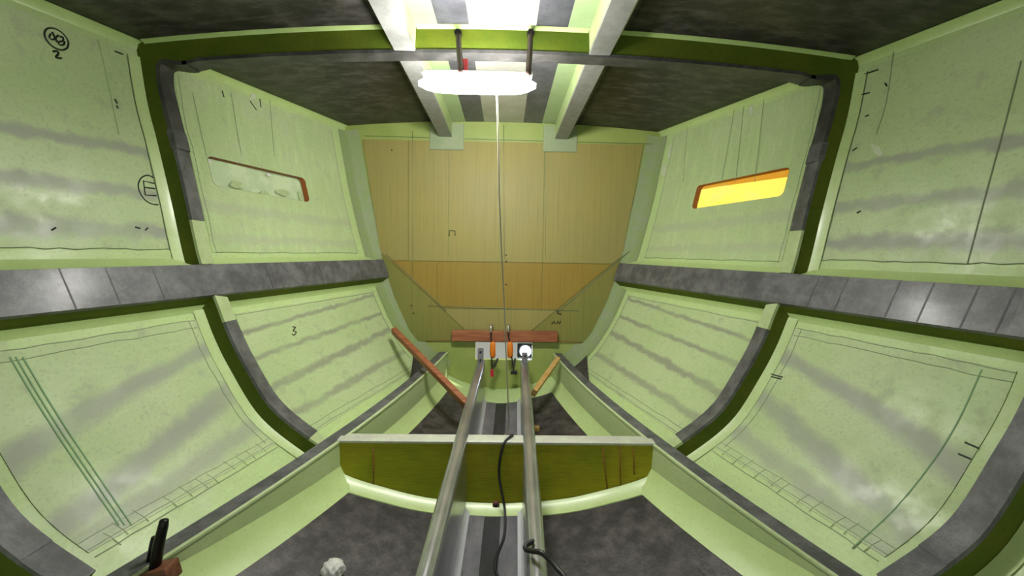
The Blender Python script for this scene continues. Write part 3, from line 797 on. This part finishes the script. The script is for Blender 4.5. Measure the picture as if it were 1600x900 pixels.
# ------------------------------------------------------------------ CLAMPED BLOCK AND ROD on the girder
root = tag(empty('threaded_rod_block'), 'rusty timber block with upright black rod on the girder top', 'clamp')
yq = 1.60
a = at(247, 893, yq)
box('block', a+Vector((0, 0, -.012)), (.12, .075, .064), m_rwood, root, .006, Matrix.Rotation(R(-14), 3, 'Y'))
tube('rod', [at(242, 888, yq), at(248, 850, yq), at(255, 822, yq), at(256.5, 813, yq), at(257, 811, yq)], .017, m_rod, root, 12, True, [.019, .0185, .0165, .0145, .006])
tube('nut_bar', [at(233, 888, yq+.03), at(240, 850, yq+.03), at(243, 840, yq+.03)], .014, m_rod, root, 10)
rebase(root)

# ------------------------------------------------------------------ WHITE RAG
c = f(521, 900, 1.93, .03); bm = bmesh.new(); bmesh.ops.create_icosphere(bm, subdivisions=4, radius=.042)
for v in bm.verts:
    n = v.co.normalized(); k = 1+.10*math.sin(9*n.x+3*n.z)*math.cos(7*n.y)+.07*math.sin(17*n.x-9*n.y+5)
    v.co = n*.045*k; v.co.x *= 1.1; v.co.z *= .85
bm.transform(Matrix.Translation(c)); me = bpy.data.meshes.new('crumpled_rag'); bm.to_mesh(me); bm.free(); me.materials.append(m_rag)
me.polygons.foreach_set('use_smooth', [True]*len(me.polygons))
o = bpy.data.objects.new('crumpled_rag', me); C.objects.link(o); tag(o, 'small crumpled white rag lying on the carbon floor', 'rag')

# ------------------------------------------------------------------ MARKER WRITING AND LINES on the hull sides
def hmark(pxs, r=.004, mat=m_ink, name='marker_writing', n=3):
    P = smoothpath([(x, y, 0) for x, y in pxs], n) if len(pxs) > 2 else [Vector((x, y, 0)) for x, y in pxs]
    q = [H(p.x, p.y) for p in P]; sg = q[0][0]
    hstroke(name, sg, [(y, s) for _, y, s in q], r, mat, walls[sg], .0038)
ell = [(87+22*math.cos(a)*.77-13*math.sin(a)*.64, 61+22*math.cos(a)*.64+13*math.sin(a)*.77) for a in frange(0, 2*math.pi, 12)]
hmark(ell, .004); hmark([(78, 53), (76, 59), (82, 62), (90, 55)], .004); hmark([(80, 50), (84, 58), (88, 66)], .005)
hmark([(92, 58), (97, 58), (97, 64), (90, 66), (92, 70), (98, 70), (100, 65)], .004)
hmark([(81, 81), (88, 80), (90, 84), (86, 90), (95, 91)], .0045)
hmark([(239, 278), (229, 274), (219, 279), (215, 290), (218, 302), (226, 313), (237, 319), (246, 320)], .0035)
hmark([(240, 287), (223, 283), (226, 305), (243, 306)], .0038, n=1); hmark([(225, 293), (241, 295)], .0038)
for p, q in (((181, 32), (186, 35)), ((178, 80), (191, 85)), ((178, 155), (182, 162)), ((181, 165), (183, 170)), ((210, 355), (218, 357)), ((226, 360), (230, 356)), ((79, 360), (86, 356)), ((390, 158), (400, 172)), ((405, 155), (407, 168)), ((346, 142), (349, 152)),
             ((1352, 116), (1373, 109)), ((1347, 148), (1360, 145)), ((1353, 182), (1359, 180)), ((1333, 236), (1340, 231)), ((1384, 130), (1387, 135)), ((1340, 333), (1346, 330)),
             ((1509, 692), (1530, 701)), ((1499, 710), (1518, 718)), ((1205, 585), (1224, 590)), ((1206, 589), (1222, 593))):
    hmark([p, q], .004)
hmark([(456, 511), (461, 512), (457, 517), (462, 519), (459, 524), (455, 522)], .004)
# lines across the plating
hmark([(1597, 95), (1570, 200), (1540, 310), (1513, 412)], .0028, m_line, 'tape_line', 6)
hmark([(1535, 578), (1500, 655), (1460, 720), (1400, 795), (1332, 858)], .0028, m_gline, 'chalk_line', 6)
for dx in (0, 9, 20): hmark([(14+dx, 558), (60+dx, 635), (110+dx, 712), (185+dx, 822)], .003, m_gline, 'chalk_line', 6)
hmark([(1398, 76), (1386, 160), (1370, 210)], .0025, m_line2, 'tape_line'); hmark([(152, 62), (166, 120), (185, 210)], .004, m_tab, 'tape_line')
for x0, x1 in ((1150, 1128), (1164, 1150), (1195, 1180), (1075, 1068)): hmark([(x0, 150 if x0 > 1100 else 195), (x1, 285)], .0014, m_line2, 'tape_line')
for x0, x1 in ((360, 377), (420, 428), (300, 322)): hmark([(x0, 145), (x1, 245)], .0014, m_line2, 'tape_line')

# ladder of tape ticks along the foot of the lower plating
m_tick = plain('faint_tick', (.33, .39, .22, 1), .7)
for sg in (-1, 1):
    for k in range(11):
        y = 1.66+k*.074+random.uniform(-.02, .02); e_ = random.uniform(-.06, .05)
        hstroke('tape_tick', sg, [(y, 8.55+e_), (y+.004, 8.68), (y+.002, 8.8+e_)], .0015, m_tick, walls[sg], .0032)
# smears of pale resin on the plating
def smear(px, py, a, b, ang, mat=m_rag, d=.0045):
    n = 14; P = []
    for k in range(n):
        t = 2*math.pi*k/n; q = random.uniform(.65, 1.15); u, v = a*q*math.cos(t), b*q*math.sin(t); c_, s_ = math.cos(R(ang)), math.sin(R(ang))
        P.append(H(px+u*c_-v*s_, py+u*s_+v*c_))
    sg = P[0][0]; V = [hp(sg, y, s, d) for _, y, s in P]+[hp(sg, y, s, .0) for _, y, s in P]
    obj('filler_smear', V, [tuple(range(n))]+[(k, (k+1) % n, n+(k+1) % n, n+k) for k in range(n)], mat, walls[sg])
m_pale = speckle('pale_resin', (.60, .65, .46, 1), (.66, .68, .55, 1), 14, .4)
for q in ((1372, 235, 12, 7, 50), (1174, 172, 3, 9, 8), (1047, 238, 3, 11, 8), (1038, 265, 4, 10, 10), (395, 150, 4, 8, 30)): smear(*q, m_pale)
